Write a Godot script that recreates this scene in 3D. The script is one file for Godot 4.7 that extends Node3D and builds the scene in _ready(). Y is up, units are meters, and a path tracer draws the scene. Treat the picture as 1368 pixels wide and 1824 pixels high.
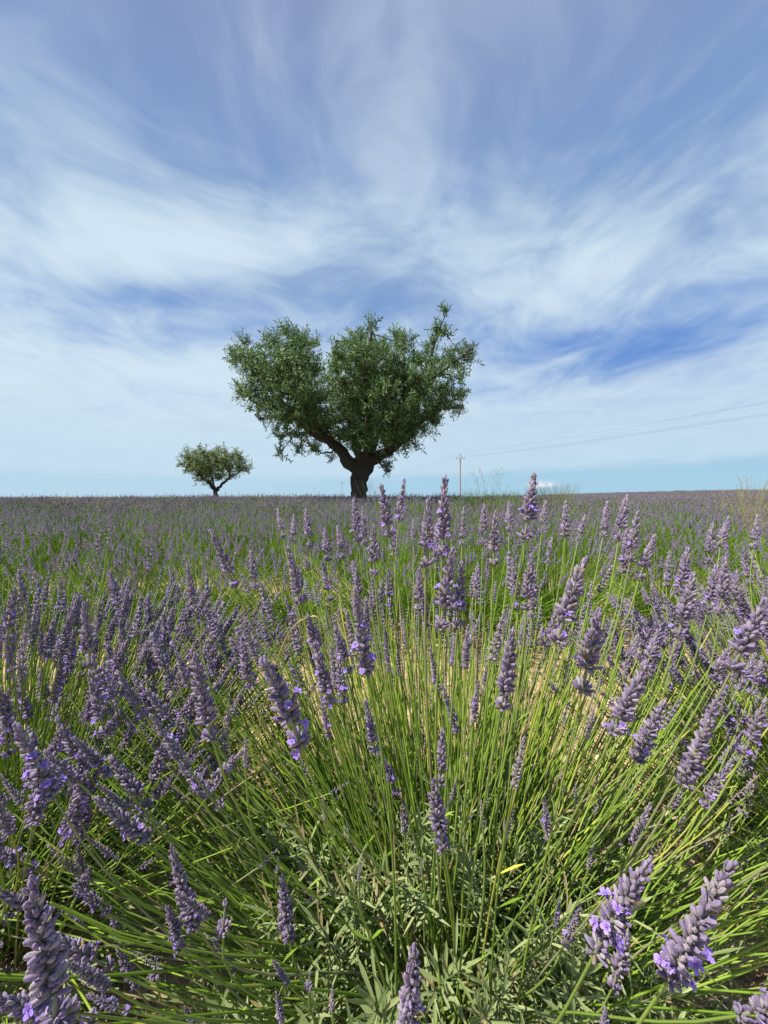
extends Node3D

const F := 686.0                                   # focal length of the lens in units of a 1368 x 1824 frame
const EYE := Vector3(0.0, 0.78, 0.0)
var tilt := Basis(Vector3.RIGHT, deg_to_rad(-2.25))
var rng := RandomNumberGenerator.new()
var M := {}
var spikes := {}                                   # kind -> Array of meshes, each 7 cm long
var shoots: Array[Mesh] = []

# ------------------------------------------------------------------ mesh collector
class Shape:
	var v := PackedVector3Array()
	var n := PackedVector3Array()
	var c := PackedColorArray()
	var i := PackedInt32Array()
	func add(p: Vector3, nn: Vector3, col: Color) -> int:
		v.append(p); n.append(nn); c.append(col)
		return v.size() - 1
	func tri(a: int, b: int, d: int) -> void:
		i.append(a); i.append(b); i.append(d)
	func quad(a: int, b: int, d: int, e: int) -> void:
		tri(a, b, d); tri(a, d, e)
	func join(o: Shape, t: Transform3D, tint := Color.WHITE) -> void:
		var first := v.size()
		for k in o.v.size():
			v.append(t * o.v[k]); n.append((t.basis * o.n[k]).normalized()); c.append(o.c[k] * tint)
		for k in o.i:
			i.append(k + first)
	func done() -> ArrayMesh:
		var a := []
		a.resize(Mesh.ARRAY_MAX)
		a[Mesh.ARRAY_VERTEX] = v; a[Mesh.ARRAY_NORMAL] = n; a[Mesh.ARRAY_COLOR] = c; a[Mesh.ARRAY_INDEX] = i
		var m := ArrayMesh.new()
		m.add_surface_from_arrays(Mesh.PRIMITIVE_TRIANGLES, a)
		return m

func frame_of(d: Vector3) -> Basis:               # a basis whose y runs along d
	var y := d.normalized()
	var x := (Vector3.FORWARD if absf(y.z) < 0.9 else Vector3.RIGHT).cross(y).normalized()
	return Basis(x, y, x.cross(y))

func tube(s: Shape, pts: PackedVector3Array, r0: float, r1: float, sides: int, c0: Color, c1: Color, knobs := 0.0, noise: FastNoiseLite = null) -> void:
	var m := pts.size()
	var b := frame_of(pts[1] - pts[0])
	var first := s.v.size()
	for k in m:
		var d := (pts[mini(k + 1, m - 1)] - pts[maxi(k - 1, 0)]).normalized()
		var q := Quaternion(b.y, d) if b.y.dot(d) > -0.99 else Quaternion()
		b = Basis(q) * b
		var t := float(k) / (m - 1)
		var r := lerpf(r0, r1, t)
		for j in sides:
			var a := TAU * j / sides
			var out := b.x * cos(a) + b.z * sin(a)
			var rr := r
			if noise:
				var w := pts[k] + out * r
				rr = r * (1.0 + knobs * noise.get_noise_3d(w.x, w.y, w.z))
			s.add(pts[k] + out * rr, out, c0.lerp(c1, t))
	for k in m - 1:
		for j in sides:
			var a := first + k * sides + j
			var bb := first + k * sides + (j + 1) % sides
			s.quad(a, bb, bb + sides, a + sides)
	var tip := s.add(pts[m - 1] + b.y * r1, b.y, c1)
	for j in sides:
		s.tri(first + (m - 1) * sides + j, first + (m - 1) * sides + (j + 1) % sides, tip)

func bend(a: Vector3, h0: Vector3, h1: Vector3, b: Vector3, n: int) -> PackedVector3Array:
	var out := PackedVector3Array()
	for k in n + 1:
		out.append(a.bezier_interpolate(h0, h1, b, float(k) / n))
	return out

func ball(s: Shape, at_: Vector3, d: Vector3, l: float, r: float, sides: int, cols: Array) -> void:   # an elongated bud from at_ along d
	var b := frame_of(d)
	var first := s.v.size()
	var rings := [[0.0, 0.42], [0.3, 0.88], [0.66, 1.0], [0.9, 0.82], [1.0, 0.4]] if sides > 4 else [[0.0, 0.5], [0.5, 1.0], [0.92, 0.5]]
	var turn := rng.randf() * TAU
	for k in rings.size():
		var t: float = rings[k][0]
		var col: Color = cols[0].lerp(cols[1], clampf(t * 1.7, 0, 1)) if t < 0.45 else cols[1].lerp(cols[2], (t - 0.45) / 0.55)
		for j in sides:
			var a := TAU * j / sides + turn
			var o := b.x * cos(a) + b.z * sin(a)
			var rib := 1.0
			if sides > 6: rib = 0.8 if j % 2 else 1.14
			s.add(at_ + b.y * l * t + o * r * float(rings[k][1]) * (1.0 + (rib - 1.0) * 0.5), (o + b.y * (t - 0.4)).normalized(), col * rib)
	for k in rings.size() - 1:
		for j in sides:
			var p := first + k * sides + j
			var q := first + k * sides + (j + 1) % sides
			s.quad(p, q, q + sides, p + sides)
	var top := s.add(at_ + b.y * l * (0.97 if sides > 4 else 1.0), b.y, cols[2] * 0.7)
	var lastring := first + (rings.size() - 1) * sides
	for j in sides:
		s.tri(lastring + j, lastring + (j + 1) % sides, top)

func corolla(s: Shape, at_: Vector3, d: Vector3, r: float) -> void:     # an open flower: a short tube and five lobes
	var b := frame_of(d) * Basis(Vector3.UP, rng.randf() * TAU)
	var base := Color(0.2, 0.11, 0.52)
	var lip := Color(0.31, 0.22, 0.8).lerp(Color(0.45, 0.33, 0.85), rng.randf())
	tube(s, PackedVector3Array([at_, at_ + b.y * r * 0.9]), r * 0.2, r * 0.3, 5, base, base)
	var mid := at_ + b.y * r * 0.9
	for k in 5:
		var a := TAU * k / 5 + rng.randf_range(-0.15, 0.15)
		var o := b.x * cos(a) + b.z * sin(a)
		var side := b.y.cross(o)
		var big := 1.15 if k < 2 else 0.85
		var up := rng.randf_range(0.1, 0.45)
		var nn := (b.y - o * 0.3).normalized()
		var ring := [s.add(mid + o * r * 0.15, nn, base)]
		for q in [[0.5, 0.34, 0.5], [0.85, 0.38, 0.9], [1.08, 0.14, 1.0], [1.08, -0.14, 1.0], [0.85, -0.38, 0.9], [0.5, -0.34, 0.5]]:
			ring.append(s.add(mid + (o * float(q[0]) + side * float(q[1])) * r * big + b.y * r * (up * float(q[2]) + rng.randf_range(-0.12, 0.12)), nn, lip))
		for q in range(1, 6): s.tri(ring[0], ring[q], ring[q + 1])

# ------------------------------------------------------------------ nodes
func obj(called: String, s: Variant, mat: Material, parent: Node = self) -> MeshInstance3D:
	var o := MeshInstance3D.new()
	o.name = called
	o.mesh = s.done() if s is Shape else s
	o.material_override = mat
	parent.add_child(o, true)
	return o

func tag(o: Node, label: String, category := "", group := "", kind := "") -> Node:
	if label: o.set_meta("label", label)
	if category: o.set_meta("category", category)
	if group: o.set_meta("group", group)
	if kind: o.set_meta("kind", kind)
	return o

func base(called: String, where: Vector3) -> Node3D:
	var o := Node3D.new()
	o.name = called
	o.position = where
	add_child(o, true)
	return o

func scatter(called: String, m: Mesh, mat: Material, places: Array, parent: Node = self) -> MultiMeshInstance3D:
	var mm := MultiMesh.new()
	mm.transform_format = MultiMesh.TRANSFORM_3D
	mm.mesh = m
	mm.instance_count = places.size()
	for k in places.size():
		mm.set_instance_transform(k, places[k])
	var o := MultiMeshInstance3D.new()
	o.name = called
	o.multimesh = mm
	o.material_override = mat
	parent.add_child(o, true)
	return o

func at(px: float, py: float, depth: float) -> Vector3:   # a place seen in that direction, that many metres ahead
	return EYE + tilt * (Vector3((px - 684.0) / F, (912.0 - py) / F, -1.0) * depth)

func seen_at(p: Vector3) -> Vector3:                       # the direction back to frame units, and the distance ahead
	var q := tilt.inverse() * (p - EYE)
	return Vector3(684.0 - q.x / q.z * F, 912.0 + q.y / q.z * F, -q.z) if q.z < -0.01 else Vector3(-9999, -9999, q.z)

func land(x: float, z: float) -> float:                    # height of the plateau
	var d := -z
	var h := 0.2 * smoothstep(3.0, 15.0, d) * (0.55 + 0.45 * smoothstep(-16.0, -5.0, x))
	h += 1.1 * smoothstep(3.0, 46.0, x) * smoothstep(8.0, 50.0, d)
	if d > 17.0:
		h -= minf((d - 17.0) * 0.008, 7.0)
	if d > 75.0:
		h -= minf((d - 75.0) * 0.035, 7.0)
	return h

func rand_dir() -> Vector3:
	return Vector3(rng.randfn(), rng.randfn(), rng.randfn()).normalized()

# ------------------------------------------------------------------ sky
func bump(az: float, el: float, a0: float, e0: float, sa: float, se: float, slope := 0.0) -> float:
	var da := az - a0
	var de := el - e0 - da * slope
	return exp(-da * da / (sa * sa) - de * de / (se * se))

func make_sky() -> PanoramaSkyMaterial:
	var w := 2048
	var h := 1024
	var big := FastNoiseLite.new(); big.seed = 11; big.frequency = 1.0; big.fractal_octaves = 4
	var fine := FastNoiseLite.new(); fine.seed = 29; fine.frequency = 1.0; fine.fractal_octaves = 5; fine.fractal_gain = 0.55
	var soft := FastNoiseLite.new(); soft.seed = 5; soft.frequency = 1.0; soft.fractal_octaves = 3
	var im := Image.create_empty(w, h, false, Image.FORMAT_RGBF)
	for j in h / 2 + 2:
		var el := 90.0 - (j + 0.5) * 180.0 / h
		var e := maxf(el, 0.0)
		var y := sin(deg_to_rad(e))
		var cy := cos(deg_to_rad(e))
		var low := Color(0.38, 0.61, 0.77).lerp(Color(0.14, 0.29, 0.65), smoothstep(2.0, 13.0, e)).lerp(Color(0.20, 0.33, 0.59), smoothstep(18.0, 30.0, e)).lerp(Color(0.23, 0.29, 0.50), smoothstep(34.0, 56.0, e))
		var white := Color(0.55, 0.71, 0.84).lerp(Color(0.61, 0.745, 0.86), smoothstep(4.0, 14.0, e)).lerp(Color(0.45, 0.54, 0.71), smoothstep(30.0, 46.0, e))
		for i in w:
			var az := (i + 0.5) * 360.0 / w
			if az > 180.0: az -= 360.0
			var dx := sin(deg_to_rad(az)) * cy
			var dz := cos(deg_to_rad(az)) * cy
			var px := dx / (y + 0.07)
			var pz := dz / (y + 0.07)
			var wx := soft.get_noise_2d(px * 0.8 + 7.0, pz * 0.5)
			var wz := soft.get_noise_2d(px * 0.8, pz * 0.5 + 40.0)
			var n1 := big.get_noise_2d(px * 0.8 + wx * 0.5, pz * 0.75 + wz * 0.5)
			var high := smoothstep(27.0, 42.0, e)
			var n2 := fine.get_noise_2d(px * 2.6 + wx * 0.8 + 50.0 + 0.5 * pz, pz * 1.0 + wz * 0.6) * high + fine.get_noise_2d(px * 1.3 + wx * 0.7 + 80.0, pz * 1.7 + wz * 0.7) * (1.0 - high)
			var n3 := fine.get_noise_2d(px * 6.0 + wx * 1.6 - 1.0 * pz, pz * lerpf(5.0, 2.6, high) + wz * 1.6)
			var calm := lerpf(0.25, 1.0, smoothstep(7.0, 21.0, e))
			var c := 0.43 - 0.05 * high + 0.30 * n1 * calm + ((0.34 + 0.10 * high) * n2 + (0.15 + 0.06 * high) * n3) * calm
			# the low veil that ends a few degrees above the horizon
			var edge := 3.1 + 0.032 * clampf(az, 0.0, 60.0) + 0.7 * n1
			var veil := smoothstep(edge - 1.2, edge + 0.9, e) * (1.0 - smoothstep(15.0, 23.0, e + 3.0 * n1))
			c += lerpf(0.50, 0.36, smoothstep(-30.0, 20.0, az)) * veil
			c -= lerpf(0.12, 0.42, smoothstep(-28.0, 14.0, az)) * (1.0 - smoothstep(edge - 1.2, edge + 0.6, e))
			# the banks in front
			c += 0.52 * bump(az, el, -33.0, 27.5, 16.0, 4.6, 0.26)
			c += 0.22 * bump(az, el, -14.0, 32.0, 10.0, 4.0, 0.25)
			c -= 0.46 * bump(az, el, -29.0, 24.0, 11.0, 2.0, 0.21)
			c -= 0.36 * bump(az, el, -4.0, 27.0, 13.0, 2.8, 0.0)
			c += 0.12 * bump(az, el, 4.0, 31.0, 12.0, 2.6, 0.05)
			c += 0.24 * bump(az, el, 28.0, 27.8, 17.0, 4.4, -0.06)
			c += 0.22 * bump(az, el, 20.0, 23.5, 9.0, 2.8, 0.35)
			c -= 0.54 * bump(az, el, 29.0, 17.4, 14.0, 2.9, 0.02)
			c += 0.34 * bump(az, el, 24.0, 17.6, 6.0, 0.9, 0.2)
			c += 0.26 * bump(az, el, 3.0, 43.0, 6.0, 9.0, 0.0)
			c -= 0.25 * bump(az, el, 22.0, 42.0, 12.0, 5.0, 0.0)
			c -= 0.20 * bump(az, el, -12.0, 40.0, 8.0, 5.0, 0.0)
			c -= 0.17 * bump(az, el, 0.0, 30.0, 13.0, 4.0, 0.0)
			c -= 0.30 * bump(az, el, 42.0, 40.0, 14.0, 9.0, 0.0)
			c -= 0.16 * bump(az, el, -42.0, 42.0, 16.0, 6.0, 0.0)
			var puff := clampf(1.5 * bump(az, el, 22.3, 1.7, 1.5, 0.34) * (0.7 + 1.2 * n3), 0.0, 1.0)
			var a := smoothstep(-0.05, 1.05, c)
			var g := 1.0 + 0.10 * maxf(c - 0.9, 0.0)
			var base_ := low.lerp(Color(0.47, 0.67, 0.80), 0.6 * (1.0 - smoothstep(-25.0, 15.0, az)) * (1.0 - smoothstep(2.0, 12.0, e)))
			base_ = base_.lerp(Color(0.80, 0.86, 0.93), puff)
			a *= 1.0 - puff
			im.set_pixel(i, j, Color(lerpf(base_.r, white.r * g, a), lerpf(base_.g, white.g * g, a), lerpf(base_.b, white.b * g, a)))
	var ground := Color(0.22, 0.24, 0.14)
	im.fill_rect(Rect2i(0, h / 2 + 2, w, h / 2 - 2), ground)
	im.resize(4096, 2048, Image.INTERPOLATE_CUBIC)
	var m := PanoramaSkyMaterial.new()
	m.panorama = ImageTexture.create_from_image(im)
	return m

# ------------------------------------------------------------------ materials
func noise_tex(f: float, oct: int, ramp: Gradient, size := 512, normal := false, strength := 4.0) -> NoiseTexture2D:
	var nz := FastNoiseLite.new()
	nz.seed = 3 + int(f * 1000.0)
	nz.frequency = f
	nz.fractal_octaves = oct
	var t := NoiseTexture2D.new()
	t.width = size; t.height = size; t.seamless = true; t.noise = nz
	if normal:
		t.as_normal_map = true; t.bump_strength = strength
	elif ramp:
		t.color_ramp = ramp
	return t

func ramp(cols: Array) -> Gradient:
	var g := Gradient.new()
	g.offsets = PackedFloat32Array(range(cols.size()).map(func(k): return float(k) / (cols.size() - 1)))
	g.colors = PackedColorArray(cols.map(func(c): return c.linear_to_srgb()))
	return g

func leafy(back: float, rough: float) -> StandardMaterial3D:
	var m := StandardMaterial3D.new()
	m.vertex_color_use_as_albedo = true
	m.roughness = rough
	m.metallic_specular = 0.35
	m.cull_mode = BaseMaterial3D.CULL_DISABLED
	if back > 0.0:
		m.backlight_enabled = true
		m.backlight = Color(back, back, back).linear_to_srgb()
	return m

func make_materials() -> void:
	M.petal = leafy(0.3, 0.85)
	M.petal.rim_enabled = true
	M.petal.rim = 0.35
	M.petal.rim_tint = 0.5
	M.petal.uv1_triplanar = true
	M.petal.uv1_scale = Vector3.ONE * 55.0
	M.petal.albedo_texture = noise_tex(0.06, 4, ramp([Color(0.5, 0.47, 0.56), Color(0.95, 0.95, 0.95), Color(1.0, 1.0, 1.0)]), 256)
	M.petal.heightmap_enabled = true
	M.petal.heightmap_texture = noise_tex(0.08, 4, null, 256)
	M.petal.heightmap_scale = 0.04
	M.stem = leafy(0.45, 0.5)
	M.leaf = leafy(0.5, 0.6)
	M.tree_leaf = leafy(0.7, 0.5)
	M.straw = leafy(0.5, 0.7)
	var s := StandardMaterial3D.new()
	s.albedo_texture = noise_tex(0.018, 5, ramp([Color(0.22, 0.155, 0.09), Color(0.36, 0.27, 0.16), Color(0.46, 0.365, 0.24)]), 1024)
	s.detail_enabled = true
	s.detail_blend_mode = BaseMaterial3D.BLEND_MODE_MUL
	s.detail_albedo = noise_tex(0.11, 4, ramp([Color(0.55, 0.5, 0.45), Color(1, 1, 1), Color(1, 1, 1)]), 512)
	s.uv1_triplanar = true; s.uv1_world_triplanar = true; s.uv1_scale = Vector3.ONE * 0.7
	s.uv2_triplanar = true; s.uv2_world_triplanar = true; s.uv2_scale = Vector3.ONE * 2.1
	s.detail_uv_layer = BaseMaterial3D.DETAIL_UV_2
	s.heightmap_enabled = true
	s.heightmap_texture = noise_tex(0.06, 5, null, 512)
	s.heightmap_scale = 2.0
	s.roughness = 0.95
	M.soil = s
	var b := StandardMaterial3D.new()
	b.albedo_texture = noise_tex(0.03, 5, ramp([Color(0.018, 0.016, 0.015), Color(0.045, 0.04, 0.036), Color(0.14, 0.125, 0.105)]), 512)
	b.uv1_triplanar = true; b.uv1_world_triplanar = true; b.uv1_scale = Vector3(2.2, 0.9, 2.2)
	b.heightmap_enabled = true
	b.heightmap_texture = noise_tex(0.05, 5, null, 512)
	b.heightmap_scale = 4.0
	b.roughness = 0.95
	M.bark = b
	var w := StandardMaterial3D.new()
	w.albedo_color = Color(0.15, 0.115, 0.085).linear_to_srgb(); w.roughness = 0.95
	M.wood = w
	var p := StandardMaterial3D.new()
	p.albedo_texture = noise_tex(0.04, 4, ramp([Color(0.28, 0.25, 0.22), Color(0.36, 0.33, 0.3)]), 256)
	p.uv1_triplanar = true; p.uv1_scale = Vector3.ONE * 0.8; p.roughness = 0.9
	M.concrete = p
	var i := StandardMaterial3D.new()
	i.albedo_color = Color(0.16, 0.15, 0.15).linear_to_srgb(); i.roughness = 0.6; i.metallic = 0.4
	M.iron = i
	var g := StandardMaterial3D.new()
	g.albedo_color = Color(0.22, 0.3, 0.28).linear_to_srgb(); g.roughness = 0.2
	M.insulator = g
	var wm := StandardMaterial3D.new()
	wm.albedo_color = Color(0.16, 0.17, 0.19).linear_to_srgb(); wm.roughness = 0.5
	M.wire = wm
	var t := StandardMaterial3D.new()
	t.albedo_texture = noise_tex(0.05, 4, ramp([Color(0.38, 0.29, 0.19), Color(0.6, 0.5, 0.36)]), 256)
	t.uv1_triplanar = true; t.uv1_world_triplanar = true; t.uv1_scale = Vector3.ONE * 3.0; t.roughness = 0.9
	M.stone = t

# ------------------------------------------------------------------ lavender pieces
func calyx_colours(pale: float) -> Array:
	var k := rng.randf()
	var body := Color(0.14, 0.10, 0.265).lerp(Color(0.275, 0.225, 0.43), rng.randf())
	if k < 0.16: body = Color(0.10, 0.065, 0.21)
	elif k > 0.8: body = Color(0.37, 0.33, 0.44)
	if pale >= 0.0 and rng.randf() < 0.035: body = Color(0.23, 0.17, 0.12)
	body = body.lerp(Color(0.42, 0.40, 0.42), pale)
	var foot := Color(0.40, 0.43, 0.31).lerp(body, rng.randf_range(0.05, 0.5))
	return [foot, body, body.lerp(Color(0.34, 0.29, 0.38), 0.4)]

func make_spike(bloom: float, gap: float, slim: float, pale: float, whorls: int, sides := 8) -> Shape:   # 7 cm from foot to tip
	var s := Shape.new()
	var long := 0.07
	var sway := Vector3(rng.randf_range(-1, 1), 0, rng.randf_range(-1, 1)) * 0.004
	var axis := PackedVector3Array()
	for k in 6:
		var t := k / 5.0
		axis.append(Vector3(0, t * long * 0.93, 0) + sway * (t * t))
	tube(s, axis, 0.0012 * slim, 0.0007 * slim, 5, Color(0.24, 0.27, 0.16), Color(0.26, 0.23, 0.3))
	for k in whorls:
		var t := float(k) / (whorls - 1)
		var up := long * (gap + (0.96 - gap) * (t if k else 0.0)) if k else 0.0
		if k: up = long * lerpf(gap, 0.88, float(k - 1) / (whorls - 2))
		var c := Vector3(0, up, 0) + sway * pow(up / long, 2.0)
		var size := lerpf(1.0, 0.62, t * t) * slim
		if k == 0: size *= 0.9
		var count := int(lerpf(14.0, 7.0, t))
		for j in count:
			var a := TAU * j / count + k * 0.9 + rng.randf_range(-0.3, 0.3)
			var tier := j % 2
			var lean := deg_to_rad(lerpf(58.0, 13.0, t * t) - tier * 17.0 + rng.randf_range(-12, 12))
			var d := Vector3(cos(a) * sin(lean), cos(lean), sin(a) * sin(lean))
			var foot := c + Vector3(cos(a), 0, sin(a)) * 0.0011 * slim + Vector3(0, (tier * 0.0022 + rng.randf_range(-0.0014, 0.0014)), 0)
			var l := rng.randf_range(0.0064, 0.0092) * size
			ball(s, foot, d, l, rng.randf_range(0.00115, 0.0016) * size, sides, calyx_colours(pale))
			if rng.randf() < bloom * maxf(0.0, 1.2 - t * 1.9):
				corolla(s, foot + d * l * 0.85, (d + rand_dir() * 0.3).normalized(), rng.randf_range(0.0021, 0.0029))
		for j in 2:                                                  # the pair of bracts below each whorl
			var a := k * 1.57 + j * PI
			var o := Vector3(cos(a), 0, sin(a))
			var q := o.cross(Vector3.UP) * 0.0022 * size
			var col := Color(0.25, 0.25, 0.17)
			var p0 := s.add(c - Vector3(0, 0.001, 0), o, col)
			var p1 := s.add(c + o * 0.003 * size + q, o, col)
			var p2 := s.add(c + o * 0.0055 * size + Vector3(0, 0.003, 0) * size, o, col)
			var p3 := s.add(c + o * 0.003 * size - q, o, col)
			s.quad(p0, p1, p2, p3)
	return s

func small_spike(whorls: int, count: int) -> Shape:          # the same for bushes some metres off, 7 cm long, four-sided buds
	var s := Shape.new()
	for k in whorls:
		var t := float(k) / (whorls - 1)
		for j in count:
			var a := TAU * j / count + k * 0.7 + rng.randf_range(-0.3, 0.3)
			var lean := deg_to_rad(lerpf(55.0, 12.0, t * t) + rng.randf_range(-10, 10))
			var d := Vector3(cos(a) * sin(lean), cos(lean), sin(a) * sin(lean))
			var cols := calyx_colours(0.0)
			if rng.randf() < 0.035: cols = [cols[0], Color(0.27, 0.18, 0.65), Color(0.35, 0.25, 0.8)]
			ball(s, Vector3(0, t * 0.06, 0) + d * 0.001, d, lerpf(0.0095, 0.008, t), 0.0021, 3, cols)
	return s

func far_spike() -> Shape:
	var s := Shape.new()
	for k in 3:
		var cols := calyx_colours(0.0)
		var d := (Vector3.UP + rand_dir() * 0.25).normalized()
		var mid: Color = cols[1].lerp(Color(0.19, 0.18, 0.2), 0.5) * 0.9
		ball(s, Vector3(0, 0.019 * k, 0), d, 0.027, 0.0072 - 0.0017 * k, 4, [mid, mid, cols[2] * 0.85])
	return s

func stem_colour() -> Color:
	var c := Color(0.13, 0.25, 0.025).lerp(Color(0.26, 0.38, 0.055), rng.randf())
	if rng.randf() < 0.12: c = Color(0.24, 0.27, 0.14)
	if rng.randf() < 0.06: c = Color(0.34, 0.29, 0.16)
	if rng.randf() < 0.03: c = Color(0.45, 0.48, 0.08)
	return c

func blade(s: Shape, foot: Vector3, d: Vector3, side: Vector3, l: float, w: float, curl: float, col: Color, rows := 3) -> void:   # a narrow folded leaf
	var up := side.cross(d).normalized()
	var first := s.v.size()
	for k in rows + 1:
		var t := float(k) / rows
		var c := foot + d * l * t + up * curl * l * t * t
		var half := w * 0.5 * (0.35 + 0.65 * sin(minf(t * 1.9, PI * 0.5))) * (1.0 if t < 0.7 else lerpf(1.0, 0.12, (t - 0.7) / 0.3))
		s.add(c - side * half + up * half * 0.5, (up + side * 0.4).normalized(), col)
		s.add(c, up, col * 0.92)
		s.add(c + side * half + up * half * 0.5, (up - side * 0.4).normalized(), col)
	for k in rows:
		var a := first + k * 3
		s.quad(a, a + 3, a + 4, a + 1)
		s.quad(a + 1, a + 4, a + 5, a + 2)

func make_shoot() -> Shape:                                   # a leafy shoot about 14 cm tall
	var s := Shape.new()
	var h := rng.randf_range(0.11, 0.16)
	var lean := Vector3(rng.randf_range(-1, 1), 0, rng.randf_range(-1, 1)) * 0.03
	var pts := PackedVector3Array()
	for k in 5:
		var t := k / 4.0
		pts.append(Vector3(0, h * t, 0) + lean * t * t)
	tube(s, pts, 0.0013, 0.0007, 4, Color(0.2, 0.19, 0.12), Color(0.2, 0.26, 0.12))
	var nodes := 11
	for k in nodes:
		var t := (k + 0.6) / nodes
		var c := Vector3(0, h * t, 0) + lean * t * t
		for j in 4:
			var a := k * 1.57 + (j % 2) * PI + (0.0 if j < 2 else 0.8) + rng.randf_range(-0.3, 0.3)
			var open := deg_to_rad(lerpf(72.0, 22.0, t * t) + rng.randf_range(-14, 14))
			var d := Vector3(cos(a) * sin(open), cos(open), sin(a) * sin(open))
			var side := Vector3(-sin(a), 0, cos(a))
			var col := Color(0.16, 0.235, 0.085).lerp(Color(0.34, 0.40, 0.2), rng.randf())
			if rng.randf() < 0.08: col = Color(0.3, 0.24, 0.14)
			var l := rng.randf_range(0.026, 0.046) * (1.0 if j < 2 else 0.6)
			blade(s, c, d, side, l, rng.randf_range(0.0028, 0.0044), rng.randf_range(-0.6, 0.25), col)
	return s

func make_lavender_pieces() -> void:
	spikes.b = []; spikes.c = []; spikes.n = []; spikes.v = []; spikes.p = []; spikes.w = []; spikes.s = []
	for k in 11: spikes.n.append(make_spike([0.0, 0.02, 0.07][k % 3], rng.randf_range(0.11, 0.3), rng.randf_range(0.86, 1.12), 0.0, 7 + k % 4).done())
	for k in 3: spikes.b.append(make_spike(0.02, [0.11, 0.2, 0.12][k], 0.84, 0.0, [12, 11, 12][k]).done())
	for k in 3: spikes.c.append(make_spike(0.16, [0.1, 0.17, 0.12][k], 0.86, 0.0, 11).done())
	for k in 6: spikes.v.append(make_spike(rng.randf_range(0.12, 0.3), rng.randf_range(0.12, 0.3), rng.randf_range(0.9, 1.1), 0.0, 7 + k % 3).done())
	for k in 3: spikes.p.append(make_spike(0.0, 0.16, 0.8, 0.55, 7).done())
	for k in 3: spikes.s.append(make_spike(0.03, 0.15, 0.75, 0.15, 10).done())
	for k in 3: spikes.w.append(make_spike(0.12 * k, 0.02, 2.2, 0.1, 3).done())
	for k in 7: shoots.append(make_shoot().done())

# one near plant: woody base, leafy shoots, flower stems with their spikes
func near_plant(centre: Vector3, label: String, n_shoots: int, wide: float) -> Node3D:
	var o := base("lavender_plant", centre)
	tag(o, label, "lavender", "lavender plants of the front row")
	for k in 9:
		var a := TAU * k / 9 + rng.randf_range(-0.3, 0.3)
		var d := Vector3(cos(a), 0, sin(a))
		var s := Shape.new()
		var far := rng.randf_range(0.6, 1.0) * wide
		var nz := FastNoiseLite.new(); nz.frequency = 40.0
		tube(s, bend(d * 0.02 - Vector3(0, 0.02, 0), Vector3(0, 0.08, 0) + d * 0.04, d * far * 0.7 + Vector3(0, 0.08, 0), d * far + Vector3(0, rng.randf_range(0.1, 0.2), 0), 8), 0.013, 0.004, 7, Color.WHITE, Color.WHITE, 0.5, nz)
		obj("woody_branch", s, M.wood, o)
	for k in n_shoots:
		var r := wide * sqrt(rng.randf())
		var a := rng.randf() * TAU
		var d := Vector3(cos(a), 0, sin(a))
		var lean := 0.25 + 0.9 * r / wide
		var m := obj("leafy_shoot", shoots[k % shoots.size()], M.leaf, o)
		var up := (Vector3.UP + d * lean * rng.randf_range(0.5, 1.1) + rand_dir() * 0.25).normalized()
		m.transform = Transform3D(frame_of(up) * Basis(Vector3.UP, rng.randf() * TAU) * rng.randf_range(0.75, 1.2), d * r + Vector3(0, 0.205 - 0.13 * pow(r / wide, 2.0) + rng.randf_range(-0.07, 0.04), 0))
	return o

func flower(plant: Node3D, foot: Vector3, tip: Vector3, kind := "n", wide := 0.2) -> void:      # foot and tip of the spike in the world
	var c := plant.position
	var a := foot - c
	var d := (tip - foot).normalized()
	var flat := Vector3(a.x, 0, a.z)
	var r := minf(flat.length() * 0.5, wide + 0.04) * rng.randf_range(0.5, 1.1)
	var root := flat.normalized() * r + Vector3(rng.randf_range(-0.03, 0.03), rng.randf_range(0.06, 0.17), rng.randf_range(-0.03, 0.03))
	var reach := (a - root).length()
	var s := Shape.new()
	var col := stem_colour()
	if col.r > col.g: col = Color(0.2, 0.3, 0.06)
	var thick := rng.randf_range(0.001, 0.0014)
	tube(s, bend(root, root + (Vector3.UP * 0.55 + (a - root).normalized()).normalized() * reach * 0.4, a - d * reach * 0.35, a, 9), thick * 1.15, thick * 0.85, 4, col, col.lerp(Color(0.24, 0.28, 0.14), 0.35))
	if rng.randf() < 0.3:                                                # a pair of small leaves on the stem
		var t := rng.randf_range(0.45, 0.7)
		var p := root.bezier_interpolate(root + (Vector3.UP * 0.55 + (a - root).normalized()).normalized() * reach * 0.4, a - d * reach * 0.35, a, t)
		var b := frame_of(d)
		for side in [-1.0, 1.0]:
			blade(s, p, (d * 1.2 + b.x * side).normalized(), b.z, rng.randf_range(0.018, 0.035), 0.003, -0.15, col)
	var st := obj("flower_stem", s, M.stem, plant)
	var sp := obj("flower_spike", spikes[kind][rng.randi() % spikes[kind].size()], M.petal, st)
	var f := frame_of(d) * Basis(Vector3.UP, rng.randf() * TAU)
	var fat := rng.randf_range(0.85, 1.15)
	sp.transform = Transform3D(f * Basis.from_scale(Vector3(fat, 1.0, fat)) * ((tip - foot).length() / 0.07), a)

func stems_of(plant: Node3D) -> int:
	return plant.get_children().filter(func(c): return String(c.name).begins_with("flower_stem")).size()

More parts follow.
